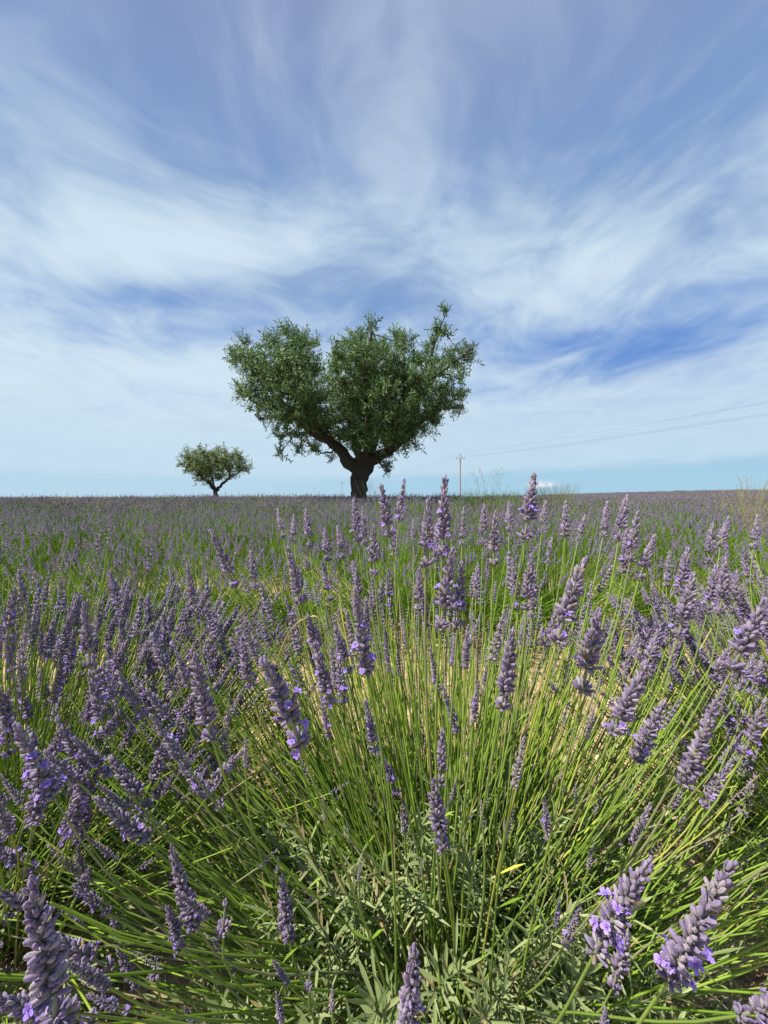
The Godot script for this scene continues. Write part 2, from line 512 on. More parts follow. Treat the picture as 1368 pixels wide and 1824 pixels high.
func wild_flowers(plant: Node3D, count: int, bare: int, keep_low: float) -> void:     # the rest of a near plant's flower stems
	var c := plant.position
	var made := 0
	var guard := 0
	while made < count and guard < count * 40:
		guard += 1
		var az := rng.randf() * TAU
		var lean := deg_to_rad(62.0 if plant == front[0] else 50.0) * sqrt(rng.randf())
		var d := Vector3(cos(az) * sin(lean), cos(lean), sin(az) * sin(lean))
		var foot := c + Vector3(d.x, 0, d.z) * 0.16 + Vector3(0, 0.12, 0) + d * rng.randf_range(0.36, 0.52)
		var sd := (d + Vector3.UP * 0.35 + rand_dir() * 0.2).normalized()
		var l := rng.randf_range(0.042, 0.076)
		var tip := foot + sd * l
		if tip.y > 0.8 or foot.y < 0.2: continue
		var p := seen_at(foot)
		if foot.distance_to(EYE) < (0.42 if plant == front[0] else 0.55): continue
		if plant == front[1] and seen_at(tip).y < 1035.0 + rng.randf_range(-30, 30): continue
		if plant == front[0] and seen_at(tip).x < 450.0 and seen_at(tip).y < 1040.0: continue
		if plant == front[2] and seen_at(tip).y < 940.0 + rng.randf_range(-30, 30): continue
		if p.z < 0 or p.x < -60 or p.x > 1430 or p.y > 1830: continue
		if p.z > 0 and p.x > 380 and p.x < 1250 and p.y > 1240 and rng.randf() > keep_low: continue
		made += 1
		var kind := "n"
		var k := rng.randf()
		if k < 0.16: kind = "v"
		elif k < 0.36: kind = "s"
		elif k < 0.46: kind = "p"
		flower(plant, foot, tip, kind)
	var s := Shape.new()                                                   # the stems past the first three hundred, many still without flowers
	var tips := Shape.new()
	var bud := small_spike(5, 4)
	var full := []
	for k in 5: full.append(small_spike(7 + k % 3, 6))
	for k in bare:
		var az := rng.randf() * TAU
		var lean := deg_to_rad(74.0) * sqrt(rng.randf())
		var d := Vector3(cos(az) * sin(lean), cos(lean), sin(az) * sin(lean))
		var root := Vector3(d.x, 0, d.z) * rng.randf_range(0.04, 0.27) + Vector3(rng.randf_range(-0.07, 0.07), rng.randf_range(0.05, 0.18), rng.randf_range(-0.07, 0.07))
		if k % 3 == 0:
			d = Vector3(d.x, absf(d.y) + 0.35, -absf(d.z)).normalized()
		d = (d + rand_dir() * 0.1).normalized()
		var l := rng.randf_range(0.22, 0.52) if k % 3 else rng.randf_range(0.34, 0.54)
		var end := root + d * l + Vector3.UP * 0.03
		if (end + c).distance_to(EYE) < (0.47 if plant == front[0] else 0.36): continue
		if plant == front[0] and root.z > 0.0 and absf(d.x) < 0.55: continue
		if d.z > 0.0 and absf(d.x) < d.z * 3.0 and plant == front[0] and rng.randf() < 0.82: continue
		var col := stem_colour()
		var r := rng.randf_range(0.0008, 0.0014)
		tube(s, bend(root, root + (d + Vector3.UP * 0.5).normalized() * l * 0.35, end - (d + Vector3.UP * 0.25 + rand_dir() * 0.2).normalized() * l * 0.35, end, 7), r * 1.2, r * 0.7, 4, col, col)
		var look := seen_at(end + c)
		if k % 3 == 0 and rng.randf() < 0.16 and end.y < 0.66 and (look.x > 440.0 or look.y > 1090.0):
			tips.join(full[k % 5], Transform3D(frame_of(d + Vector3.UP * 0.35 + rand_dir() * 0.2) * rng.randf_range(0.5, 0.95), end))
		elif rng.randf() < 0.3 and (end + c).distance_to(EYE) > 0.55:
			tips.join(bud, Transform3D(frame_of(d + Vector3.UP * 0.25) * rng.randf_range(0.25, 0.6), end))
	tag(obj("stems", s, M.stem, plant), "", "", "", "stuff")
	tag(obj("small_flower_spikes", tips, M.petal, plant), "", "", "", "stuff")

# a bush of the rows behind: three meshes that its copies share
func bush_shapes(n_stems: int, n_bare: int, n_leaves: int, spike: Array, sides: int, segs: int, wide: float, thick: float) -> Array:
	var lv := Shape.new()
	var st := Shape.new()
	var fl := Shape.new()
	for k in n_leaves:
		var a := rng.randf() * TAU
		var r := wide * sqrt(rng.randf())
		var d := (Vector3(cos(a), 0, sin(a)) * rng.randf_range(0.2, 1.4) + Vector3.UP + rand_dir() * 0.5).normalized()
		var col := Color(0.10, 0.15, 0.055).lerp(Color(0.2, 0.25, 0.13), rng.randf())
		blade(lv, Vector3(cos(a) * r, rng.randf_range(0.03, 0.26) * (1.0 - 0.5 * r / wide), sin(a) * r), d, d.cross(rand_dir()).normalized(), rng.randf_range(0.04, 0.08), thick * 5.0, -0.2, col, 2)
	for k in n_stems + n_bare:
		var az := rng.randf() * TAU
		var lean := deg_to_rad(50.0 if k < n_stems else 70.0) * sqrt(rng.randf())
		var d := Vector3(cos(az) * sin(lean), cos(lean), sin(az) * sin(lean))
		var root := Vector3(d.x, 0, d.z) * rng.randf_range(0.05, 0.28) + Vector3(0, rng.randf_range(0.05, 0.16), 0)
		var l := rng.randf_range(0.34, 0.5) if k < n_stems else rng.randf_range(0.22, 0.42)
		var end := root + d * l
		if end.y < 0.1: continue
		var col := Color(0.09, 0.21, 0.015).lerp(Color(0.22, 0.37, 0.045), rng.randf())
		var r := thick * rng.randf_range(0.7, 1.1)
		var u := (d + Vector3.UP * 0.35 + rand_dir() * 0.1).normalized()
		tube(st, bend(root, root + (d + Vector3.UP * 0.4).normalized() * l * 0.35, end - u * l * 0.3, end, segs), r * 1.2, r * 0.8, sides, col, col)
		if k < n_stems:
			fl.join(spike[k % spike.size()], Transform3D(frame_of(u) * Basis(Vector3.UP, rng.randf() * TAU) * rng.randf_range(0.65, 1.05), end))
	return [lv.done(), st.done(), fl.done()]

# ------------------------------------------------------------------ trees
var limb_points := PackedVector3Array()
var tree_scale := 0.00666
var sprig_places := [[], [], []]

func make_sprig(leaf: float, count: int, dark: Color, light: Color) -> Shape:
	var s := Shape.new()
	var l := leaf * 2.6
	var lean := Vector3(rng.randf_range(-1, 1), 0, rng.randf_range(-1, 1)) * l * 0.25
	var pts := PackedVector3Array([Vector3.ZERO, Vector3(0, l * 0.5, 0) + lean * 0.25, Vector3(0, l, 0) + lean])
	tube(s, pts, 0.004, 0.002, 3, Color(0.1, 0.085, 0.06), Color(0.12, 0.13, 0.06))
	for k in count:
		var t := (k + 1.0) / count
		var c := Vector3(0, l * t, 0) + lean * t * t
		var a := k * 2.4 + rng.randf_range(-0.4, 0.4)
		var open := deg_to_rad(rng.randf_range(45.0, 105.0) * (1.0 - 0.5 * t * t))
		var d := Vector3(cos(a) * sin(open), cos(open), sin(a) * sin(open))
		var col := dark.lerp(light, rng.randf())
		blade(s, c, d, Vector3(-sin(a), 0, cos(a)), leaf * rng.randf_range(0.75, 1.2), leaf * 0.38, -0.3, col, 2)
	return s

func in_crown(x: float, y: float, z: float) -> Vector3:     # crown units from the trunk's foot to metres; the crown narrows towards its front and back
	var deep := 3.1 * tree_scale / 0.00666
	var up := clampf((900.0 - y) / 200.0, 0.0, 1.0)
	var f := lerpf(1.0, sqrt(1.0 - 0.78 * pow(z / deep, 2.0)) * 0.97, up)
	return Vector3((x - 710.0) * f * tree_scale, ((945.0 - 560.0) + (560.0 - y) * (f * 0.95 if y < 560.0 else 1.0)) * tree_scale + 0.75, z)

func limb(tree: Node3D, called: String, pts: PackedVector3Array, r0: float, r1: float) -> void:   # points: x and y in crop units from the trunk's foot, z in metres
	var c := Curve3D.new()
	for k in pts.size():
		var p := pts[k]
		c.add_point(in_crown(p.x, p.y, p.z))
	for k in range(1, pts.size() - 1):
		var t := (c.get_point_position(k + 1) - c.get_point_position(k - 1)) * 0.18
		c.set_point_in(k, -t); c.set_point_out(k, t)
	var long := c.get_baked_length()
	var n := maxi(8, int(long / (tree_scale * 22.0)))
	var path := PackedVector3Array()
	for k in n + 1:
		var p := c.sample_baked(long * k / n, true)
		var j := tree_scale * 6.0
		if k > 0: p += Vector3(rng.randf_range(-j, j), rng.randf_range(-j, j), rng.randf_range(-j, j))
		path.append(p)
		if called != "trunk":
			limb_points.append(p)
			if k > n * 0.7 and k < n:
				for q in 1:
					var up := (Vector3.UP * rng.randf_range(0.3, 1.2) + rand_dir()).normalized()
					sprig_places[rng.randi() % 3].append(Transform3D(frame_of(up) * Basis(Vector3.UP, rng.randf() * TAU) * rng.randf_range(0.7, 1.2), p))
	var s := Shape.new()
	var nz := FastNoiseLite.new(); nz.frequency = 2.2 * 0.00666 / tree_scale; nz.fractal_octaves = 3
	tube(s, path, r0 * tree_scale * 0.78, r1 * tree_scale * 0.7, 14 if r0 > 20 else 7, Color.WHITE, Color.WHITE, 0.55, nz)
	obj(called, s, M.bark, tree)

func bough(tree: Node3D, twigs: Shape, cx: float, cy: float, r: float, layers := 3, dense := 1.0, ahead := 0.0) -> void:      # a clump of leafy twigs and the small branch that carries it
	var reach := 2.5 * sqrt(maxf(0.05, 1.0 - pow((cx - 700.0) / 640.0, 2.0))) * tree_scale / 0.00666
	var rr := r * tree_scale
	for layer in layers:
		var z := 0.0
		if layers == 1: z = rng.randf_range(-0.22, 0.22) * reach
		elif layers == 2: z = (layer - 0.5) * 1.1 * reach * rng.randf_range(0.7, 1.0)
		else: z = (float(layer) / (layers - 1) - 0.5) * 2.0 * reach * rng.randf_range(0.6, 0.95)
		z += ahead
		var c := in_crown(cx, cy, z) + Vector3(rng.randf_range(-0.2, 0.2), rng.randf_range(-0.25, 0.1), 0) * rr
		var near := limb_points[0]
		for p in limb_points:
			if p.distance_squared_to(c) < near.distance_squared_to(c): near = p
		var col := Color(0.075, 0.06, 0.05)
		tube(twigs, bend(near, near.lerp(c, 0.4) + Vector3(0, 0.1, 0) * rr, near.lerp(c, 0.8), c, 5), 0.022 * tree_scale / 0.00666, 0.008, 4, col, col)
		var n := int(14.0 * pow(r / 40.0, 2.0) * dense) + 4
		for k in n:
			var d := rand_dir()
			var p := c + d * maxf(rr * 0.88 - 0.13 * tree_scale / 0.00666, rr * 0.3) * pow(rng.randf(), 0.4) * Vector3(1.0, 0.85, 1.0)
			var up := (d * 0.8 + Vector3.UP * rng.randf_range(0.2, 1.1) + rand_dir() * 0.5).normalized()
			if rng.randf() < 0.12: up = (d + Vector3.DOWN * 0.8).normalized()
			sprig_places[rng.randi() % 3].append(Transform3D(frame_of(up) * Basis(Vector3.UP, rng.randf() * TAU) * (rng.randf_range(0.7, 1.15) if rng.randf() > 0.14 else rng.randf_range(1.2, 1.7)), p))
			if k % 4 == 0: tube(twigs, PackedVector3Array([c, c.lerp(p, 0.6) + rand_dir() * rr * 0.06, p]), 0.009, 0.004, 3, col, col)

func finish_tree(tree: Node3D, twigs: Shape, leaf: float, dark: Color, light: Color) -> void:
	tag(obj("twigs", twigs, M.petal, tree), "", "", "", "stuff")
	for k in 3:
		tag(scatter("foliage", make_sprig(leaf, 11, dark, light).done(), M.tree_leaf, sprig_places[k], tree), "", "", "", "stuff")
	limb_points = PackedVector3Array()
	sprig_places = [[], [], []]

func V(x: float, y: float, z: float) -> Vector3:
	return Vector3(x, y, z)

func big_tree() -> void:
	tree_scale = 12.5 / F / 2.736
	var o := base("almond_tree", Vector3(at(640, 885, 12.5).x, 0.0, -12.5))
	o.position.y = land(o.position.x, -12.5) - 0.05
	tag(o, "large gnarled almond tree with a broad dense green crown above the lavender", "tree")
	limb(o, "trunk", PackedVector3Array([V(708, 1075, 0), V(706, 1000, 0), V(712, 930, 0.02), V(708, 880, 0), V(722, 830, 0), V(728, 790, 0)]), 52, 58)
	limb(o, "limb", PackedVector3Array([V(716, 830, 0), V(650, 775, 0.05), V(585, 712, 0.2), V(515, 672, 0.3), V(470, 640, 0.3), V(400, 575, 0.2), V(260, 430, 0.1), V(160, 290, 0), V(120, 210, 0)]), 42, 4)
	limb(o, "limb", PackedVector3Array([V(515, 672, 0.3), V(485, 540, 0.7), V(430, 410, 0.9), V(410, 260, 0.7), V(420, 150, 0.5)]), 24, 4)
	limb(o, "limb", PackedVector3Array([V(560, 700, 0.2), V(500, 600, -0.8), V(380, 480, -1.4), V(300, 300, -1.5)]), 22, 4)
	limb(o, "limb", PackedVector3Array([V(715, 800, 0), V(690, 680, 0.4), V(640, 460, 0.5), V(600, 300, 0.3), V(610, 200, 0.2)]), 28, 4)
	limb(o, "limb", PackedVector3Array([V(735, 800, 0), V(765, 640, 0.8), V(750, 420, 1.3), V(770, 250, 1.0), V(772, 130, 0.6)]), 30, 4)
	limb(o, "limb", PackedVector3Array([V(740, 800, 0), V(800, 640, -0.9), V(850, 420, -1.5), V(890, 240, -1.2), V(905, 150, -0.8)]), 28, 4)
	limb(o, "limb", PackedVector3Array([V(735, 835, 0), V(785, 775, 0.05), V(850, 742, 0.1), V(925, 690, 0.15), V(1010, 610, 0.2), V(1120, 540, 0.2), V(1220, 530, 0.1)]), 40, 5)
	limb(o, "limb", PackedVector3Array([V(925, 690, 0.15), V(985, 560, 0.5), V(1070, 410, 0.6), V(1180, 310, 0.4), V(1270, 240, 0.3)]), 24, 4)
	limb(o, "limb", PackedVector3Array([V(985, 560, 0.5), V(1020, 400, -0.1), V(1060, 260, -0.2), V(1100, 160, -0.1), V(1128, 60, 0)]), 15, 3)
	limb(o, "limb", PackedVector3Array([V(850, 742, 0.1), V(900, 600, 1.2), V(950, 450, 1.6), V(930, 300, 1.4)]), 20, 4)
	limb(o, "limb", PackedVector3Array([V(925, 690, 0.1), V(1000, 600, -1.1), V(1090, 500, -1.3), V(1180, 420, -0.9)]), 18, 4)
	limb(o, "limb", PackedVector3Array([V(790, 775, 0.1), V(820, 800, 0.3), V(845, 825, 0.4)]), 9, 3)
	limb(o, "limb", PackedVector3Array([V(600, 730, 0.1), V(560, 755, 0.4), V(520, 760, 0.5)]), 9, 3)
	var t := Shape.new()
	# left lobe
	bough(o, t, 130, 245, 70, 1); bough(o, t, 100, 285, 45, 1); bough(o, t, 150, 205, 42, 1); bough(o, t, 172, 310, 66, 2); bough(o, t, 232, 315, 66, 2)
	bough(o, t, 212, 388, 72, 2); bough(o, t, 140, 432, 52, 1); bough(o, t, 112, 462, 32, 1); bough(o, t, 196, 475, 66, 2); bough(o, t, 238, 545, 68, 2); bough(o, t, 225, 590, 38, 1)
	# second lobe
	bough(o, t, 312, 245, 58, 2); bough(o, t, 302, 195, 34, 1); bough(o, t, 382, 190, 52, 2); bough(o, t, 414, 150, 32, 1); bough(o, t, 430, 235, 72, 2); bough(o, t, 496, 215, 42, 1)
	bough(o, t, 352, 295, 78); bough(o, t, 458, 312, 74); bough(o, t, 302, 374, 80); bough(o, t, 402, 402, 92); bough(o, t, 488, 408, 62, 2); bough(o, t, 332, 470, 86)
	bough(o, t, 430, 500, 88); bough(o, t, 528, 350, 40, 1); bough(o, t, 304, 562, 72, 2); bough(o, t, 290, 640, 40, 1); bough(o, t, 382, 600, 80); bough(o, t, 352, 690, 44, 2)
	bough(o, t, 322, 750, 34, 1, 1.3); bough(o, t, 420, 690, 52, 2); bough(o, t, 482, 590, 78); bough(o, t, 402, 728, 32, 1); bough(o, t, 520, 520, 60, 2)
	# middle
	bough(o, t, 602, 225, 42, 1); bough(o, t, 620, 190, 26, 1); bough(o, t, 596, 300, 42, 1); bough(o, t, 642, 335, 66, 1); bough(o, t, 612, 392, 40, 1); bough(o, t, 702, 185, 54, 1)
	bough(o, t, 742, 155, 46, 1); bough(o, t, 771, 118, 30, 1); bough(o, t, 722, 255, 78, 2); bough(o, t, 800, 215, 55, 1); bough(o, t, 692, 352, 88); bough(o, t, 782, 335, 88)
	bough(o, t, 642, 462, 88); bough(o, t, 742, 452, 95); bough(o, t, 838, 272, 64, 2); bough(o, t, 832, 422, 95); bough(o, t, 642, 570, 86); bough(o, t, 742, 568, 90); bough(o, t, 850, 552, 92)
	bough(o, t, 900, 150, 40, 1); bough(o, t, 890, 200, 58, 1); bough(o, t, 960, 185, 46, 1); bough(o, t, 948, 235, 46, 2); bough(o, t, 900, 332, 78); bough(o, t, 930, 432, 92)
	bough(o, t, 600, 640, 52, 2); bough(o, t, 702, 655, 58, 2, 0.9); bough(o, t, 760, 690, 50, 2, 0.8); bough(o, t, 660, 705, 34, 2, 0.8); bough(o, t, 850, 690, 40, 1); bough(o, t, 830, 645, 66, 2)
	# right
	bough(o, t, 1128, 58, 26, 1, 1.5); bough(o, t, 1112, 112, 46, 1, 1.2); bough(o, t, 1132, 155, 38, 1); bough(o, t, 1088, 172, 50, 1); bough(o, t, 1058, 212, 34, 1); bough(o, t, 1002, 275, 44, 1)
	bough(o, t, 1010, 335, 66, 2); bough(o, t, 1100, 285, 54, 1); bough(o, t, 1160, 255, 46, 1); bough(o, t, 1182, 312, 52, 1); bough(o, t, 1250, 228, 52, 1); bough(o, t, 1278, 270, 32, 1)
	bough(o, t, 1222, 285, 50, 1); bough(o, t, 1090, 372, 68, 2); bough(o, t, 1170, 415, 64, 2); bough(o, t, 1230, 435, 40, 1); bough(o, t, 1020, 442, 86); bough(o, t, 1110, 482, 76, 2)
	bough(o, t, 1182, 500, 58, 2); bough(o, t, 1210, 550, 30, 1); bough(o, t, 1132, 560, 50, 2); bough(o, t, 1010, 562, 86); bough(o, t, 1070, 612, 48, 2); bough(o, t, 940, 592, 80)
	bough(o, t, 962, 690, 46, 2); bough(o, t, 990, 715, 30, 1); bough(o, t, 905, 705, 44, 2)
	# low boughs before the fork
	bough(o, t, 560, 625, 62, 1, 1.2, 0.8); bough(o, t, 640, 670, 52, 1, 1.2, 0.8); bough(o, t, 700, 695, 52, 1, 1.2, 0.7); bough(o, t, 765, 710, 52, 1, 1.2, 0.7); bough(o, t, 830, 705, 56, 1, 1.2, 0.8)
	bough(o, t, 885, 685, 58, 1, 1.2, 0.8); bough(o, t, 940, 660, 60, 1, 1.2, 0.8); bough(o, t, 1010, 655, 46, 1, 1.2, 0.6); bough(o, t, 470, 650, 50, 1, 1.2, 0.7); bough(o, t, 790, 745, 36, 1, 1.2, 0.6); bough(o, t, 1050, 590, 60, 1, 1.0, 0.8)
	bough(o, t, 730, 745, 34, 1, 1.2, 0.6); bough(o, t, 860, 750, 30, 1, 1.2, 0.4)
	# hanging tufts round the fork
	bough(o, t, 840, 800, 36, 1); bough(o, t, 838, 838, 30, 1); bough(o, t, 580, 775, 30, 1); bough(o, t, 505, 735, 30, 1)
	finish_tree(o, t, 0.092, Color(0.052, 0.115, 0.045), Color(0.16, 0.265, 0.10))

func small_tree() -> void:
	tree_scale = 26.0 / F / 6.84 * 0.9
	var o := base("almond_tree", Vector3(at(385, 885, 26.0).x, 0.0, -26.0))
	o.position.y = land(o.position.x, -26.0)
	tag(o, "small almond tree with a forked trunk and open crown, left of the large tree", "tree")
	var k := 710.0 - 655.0
	var up := 945.0 - 790.0
	limb(o, "trunk", PackedVector3Array([V(655 + k, 930 + up, 0), V(655 + k, 800 + up, 0), V(650 + k, 730 + up, 0), V(645 + k, 690 + up, 0)]), 36, 40)
	limb(o, "limb", PackedVector3Array([V(645 + k, 720 + up, 0), V(610 + k, 650 + up, 0.1), V(560 + k, 590 + up, 0.2), V(480 + k, 510 + up, 0.3), V(330 + k, 380 + up, 0.2), V(280 + k, 260 + up, 0.1)]), 30, 5)
	limb(o, "limb", PackedVector3Array([V(665 + k, 710 + up, 0), V(720 + k, 645 + up, 0), V(800 + k, 585 + up, 0.1), V(900 + k, 525 + up, 0.2), V(990 + k, 470 + up, 0.2), V(1060 + k, 390 + up, 0.1)]), 30, 6)
	limb(o, "limb", PackedVector3Array([V(640 + k, 690 + up, 0), V(635 + k, 560 + up, 0.3), V(600 + k, 380 + up, 0.4), V(570 + k, 220 + up, 0.2)]), 18, 4)
	limb(o, "limb", PackedVector3Array([V(860 + k, 550 + up, 0.1), V(880 + k, 420 + up, 0.3), V(910 + k, 280 + up, 0.3), V(930 + k, 190 + up, 0.2)]), 16, 4)
	limb(o, "limb", PackedVector3Array([V(560 + k, 590 + up, 0.2), V(440 + k, 570 + up, 0), V(390 + k, 580 + up, 0)]), 10, 4)
	var t := Shape.new()
	var l := func(cx, cy, r, n): bough(o, t, cx + k, cy + up, r * 0.9, n, 0.42)
	l.call(270, 200, 60, 1); l.call(320, 250, 80, 2); l.call(250, 350, 70, 2); l.call(350, 350, 90, 2); l.call(320, 450, 75, 2); l.call(420, 420, 90, 2)
	l.call(400, 560, 55, 1); l.call(500, 610, 50, 1); l.call(460, 520, 55, 2); l.call(480, 200, 65, 2); l.call(570, 180, 65, 2); l.call(680, 150, 38, 1); l.call(540, 300, 95, 3)
	l.call(620, 260, 70, 2); l.call(520, 420, 95, 3); l.call(620, 400, 90, 2); l.call(640, 520, 70, 2); l.call(560, 500, 80, 2); l.call(740, 260, 60, 2); l.call(800, 230, 55, 2)
	l.call(730, 360, 80, 2); l.call(820, 340, 90, 2); l.call(900, 190, 60, 2); l.call(960, 230, 60, 1); l.call(920, 300, 80, 2); l.call(1010, 320, 60, 1); l.call(920, 420, 85, 2)
	l.call(1020, 420, 65, 2); l.call(1110, 420, 42, 1); l.call(820, 460, 60, 2); l.call(740, 540, 50, 1); l.call(860, 500, 50, 1)
	finish_tree(o, t, 0.13, Color(0.08, 0.13, 0.045), Color(0.22, 0.28, 0.11))

# ------------------------------------------------------------------ poles and wires
func pole(x: float, z: float, top: float, label: String) -> void:
	var g := land(x, z)
	var o := base("utility_pole", Vector3(x, g, z))
	tag(o, label, "utility pole", "poles of the overhead line")
	o.rotation.y = 0.28
	var h := top - 0.95 - g
	var s := Shape.new()
	tube(s, PackedVector3Array([Vector3(0, -0.4, 0), Vector3(0, h * 0.5, 0), Vector3(0, h - 0.7, 0)]), 0.17, 0.115, 8, Color.WHITE, Color.WHITE)
	obj("shaft", s, M.concrete, o)
	s = Shape.new()
	tube(s, PackedVector3Array([Vector3(0, h - 0.7, 0), Vector3(0, h, 0)]), 0.17, 0.17, 8, Color.WHITE, Color.WHITE)
	obj("collar", s, M.concrete, o)
	for e in [-1.0, 1.0]:
		s = Shape.new()
		var pts := PackedVector3Array([Vector3(0.03 * e, h - 0.05, 0), Vector3(0.34 * e, h + 0.32, 0), Vector3(0.0, h + 0.72, 0)])
		tube(s, pts, 0.035, 0.035, 5, Color.WHITE, Color.WHITE)
		tube(s, bend(Vector3(0.3 * e, h + 0.32, 0), Vector3(0.5 * e, h + 0.02, 0), Vector3(0.72 * e, h - 0.2, 0), Vector3(0.86 * e, h + 0.06, 0), 8), 0.035, 0.03, 5, Color.WHITE, Color.WHITE)
		obj("bracket_arm", s, M.iron, o)
		s = Shape.new()
		ball(s, Vector3(0.86 * e, h + 0.04, 0), Vector3.UP, 0.26, 0.09, 8, [Color.WHITE, Color.WHITE, Color.WHITE])
		obj("insulator", s, M.insulator, o)
	s = Shape.new()
	ball(s, Vector3(0, h + 0.7, 0), Vector3.UP, 0.27, 0.09, 8, [Color.WHITE, Color.WHITE, Color.WHITE])
	obj("insulator", s, M.insulator, o)

func wire(off: float, drop: float, sag: float, label: String) -> void:
	var s := Shape.new()
	var spots := [Vector3(45.5, 8.75, 40.0), Vector3(14.0, 8.75, -71.0), Vector3(-21.4, 8.75, -196.0), Vector3(-54.0, 8.75, -300.0)]
	for k in 3:
		var a: Vector3 = spots[k] + Vector3(cos(0.28), 0, -sin(0.28)) * off - Vector3(0, drop, 0)
		var b: Vector3 = spots[k + 1] + Vector3(cos(0.28), 0, -sin(0.28)) * off - Vector3(0, drop, 0)
		var pts := PackedVector3Array()
		for j in 41:
			var t := j / 40.0
			pts.append(a.lerp(b, t) - Vector3(0, sag * 4.0 * t * (1.0 - t), 0))
		tube(s, pts, 0.0085, 0.0085, 4, Color.WHITE, Color.WHITE)
	tag(obj("overhead_wire", s, M.wire), label, "wire", "wires of the overhead line")

# ------------------------------------------------------------------ weeds
func grass_tuft(called: String, at_: Vector3, n: int, h: float, wide: float, label: String, cat: String, c0: Color, c1: Color, heads: float, droop := 0.35) -> void:
	var o := base(called, at_)
	tag(o, label, cat)
	var s := Shape.new()
	var hd := Shape.new()
	for k in n:
		var a := rng.randf() * TAU
		var d := Vector3(cos(a), 0, sin(a))
		var l := h * rng.randf_range(0.6, 1.05)
		var root := d * wide * 0.35 * rng.randf()
		var end := root + d * wide * rng.randf_range(0.1, 0.8) + Vector3(0, l, 0)
		var col := c0.lerp(c1, rng.randf())
		var p := bend(root, root + Vector3(0, l * 0.5, 0), end - (d * droop + Vector3.UP).normalized() * l * 0.25, end, 6)
		tube(s, p, 0.0022, 0.0009, 3, col, col)
		if rng.randf() < 0.5: blade(s, root, (d * 0.5 + Vector3.UP).normalized(), d.cross(Vector3.UP).normalized(), l * 0.7, 0.008, -0.5, col, 4)
		if rng.randf() < heads:
			for j in 9:
				var t := 0.68 + 0.035 * j
				var q := root.bezier_interpolate(root + Vector3(0, l * 0.5, 0), end - (d * droop + Vector3.UP).normalized() * l * 0.25, end, t)
				var dd := (rand_dir() + d * 0.5 + Vector3.UP * rng.randf_range(-0.8, 0.8)).normalized()
				tube(hd, PackedVector3Array([q, q + dd * 0.025]), 0.0006, 0.0006, 3, col, col)
				ball(hd, q + dd * 0.025, (dd + Vector3.DOWN).normalized(), 0.024, 0.0028, 3, [col, col * 1.1, col])
	tag(obj("blades", s, M.straw, o), "", "", "", "stuff")
	if heads > 0.0: tag(obj("seed_heads", hd, M.straw, o), "", "", "", "stuff")

# ------------------------------------------------------------------ the scene
var front: Array[Node3D] = []

func s(tx: float, ty: float, fx: float, fy: float, kind := "n", depth := 0.0) -> void:   # one flower spike of the front row, by the directions of its tip and foot
	var px := Vector2(tx - fx, ty - fy).length()
	var size := 0.072
	if kind == "p" or kind == "w": size = 0.03
	elif kind == "s": size = 0.055
	var d := depth
	if d == 0.0:
		d = clampf(size * F / px, 0.22, 0.98)
		if fy > 1000.0: d = minf(d, 0.5 * F / (fy - 885.0))
		if fy > 1250.0 and fx > 450.0 and fx < 1150.0: d *= 0.87
	var foot := at(fx, fy, d)
	var plant := front[0]
	if foot.x < -0.34: plant = front[1]
	elif foot.x > 0.5: plant = front[2]
	var a := foot - plant.position
	var lean := clampf(a.z / 0.5, -0.8, 0.8)
	var tip := at(tx, ty, d - lean * px / F * d * 0.6)
	flower(plant, foot, tip, kind)

func _ready() -> void:
	rng.seed = 20240622
	var cam := Camera3D.new()
	cam.name = "camera"
	cam.fov = 106.1
	cam.near = 0.02
	cam.far = 6000.0
	cam.position = EYE
	cam.basis = tilt
	add_child(cam)
	var env := Environment.new()
	env.background_mode = Environment.BG_SKY
	env.sky = Sky.new()
	env.sky.sky_material = make_sky()
	env.background_energy_multiplier = 0.56
	env.tonemap_mode = Environment.TONE_MAPPER_LINEAR
	env.tonemap_exposure = 1.85
	env.sdfgi_enabled = true; env.ssao_enabled = true; env.ssil_enabled = true
	var we := WorldEnvironment.new()
	we.name = "world"
	we.environment = env
	add_child(we)
	var sun := DirectionalLight3D.new()
	sun.name = "sun"
	sun.light_energy = 1.6
	sun.light_color = Color(1.0, 0.955, 0.87)
	sun.light_angular_distance = 0.5
	sun.shadow_enabled = true
	var toward := Vector3(-0.50, 0.84, 0.16).normalized()
	sun.basis = Basis.looking_at(-toward)
	add_child(sun)

	make_materials()
	ground()
	make_lavender_pieces()
	big_tree()
	small_tree()
	litter()
	rows()
	pole(14.0, -71.0, 8.75, "nearest utility pole, right of the large tree, with a curled iron bracket")
	pole(-21.4, -196.0, 8.75, "far utility pole just left of the large tree's trunk")
	pole(-54.0, -300.0, 8.75, "farthest and smallest utility pole, between the two trees")
	wire(0.0, 0.0, 1.5, "topmost thin overhead wire rising to the right from the nearest pole's peak")
	wire(-0.86, 0.68, 1.72, "lower overhead wire on the left-hand insulator of the nearest pole")
	wire(0.86, 0.68, 1.56, "lower overhead wire on the right-hand insulator of the nearest pole")
	weeds()
	dry_stalk()
	front_row()

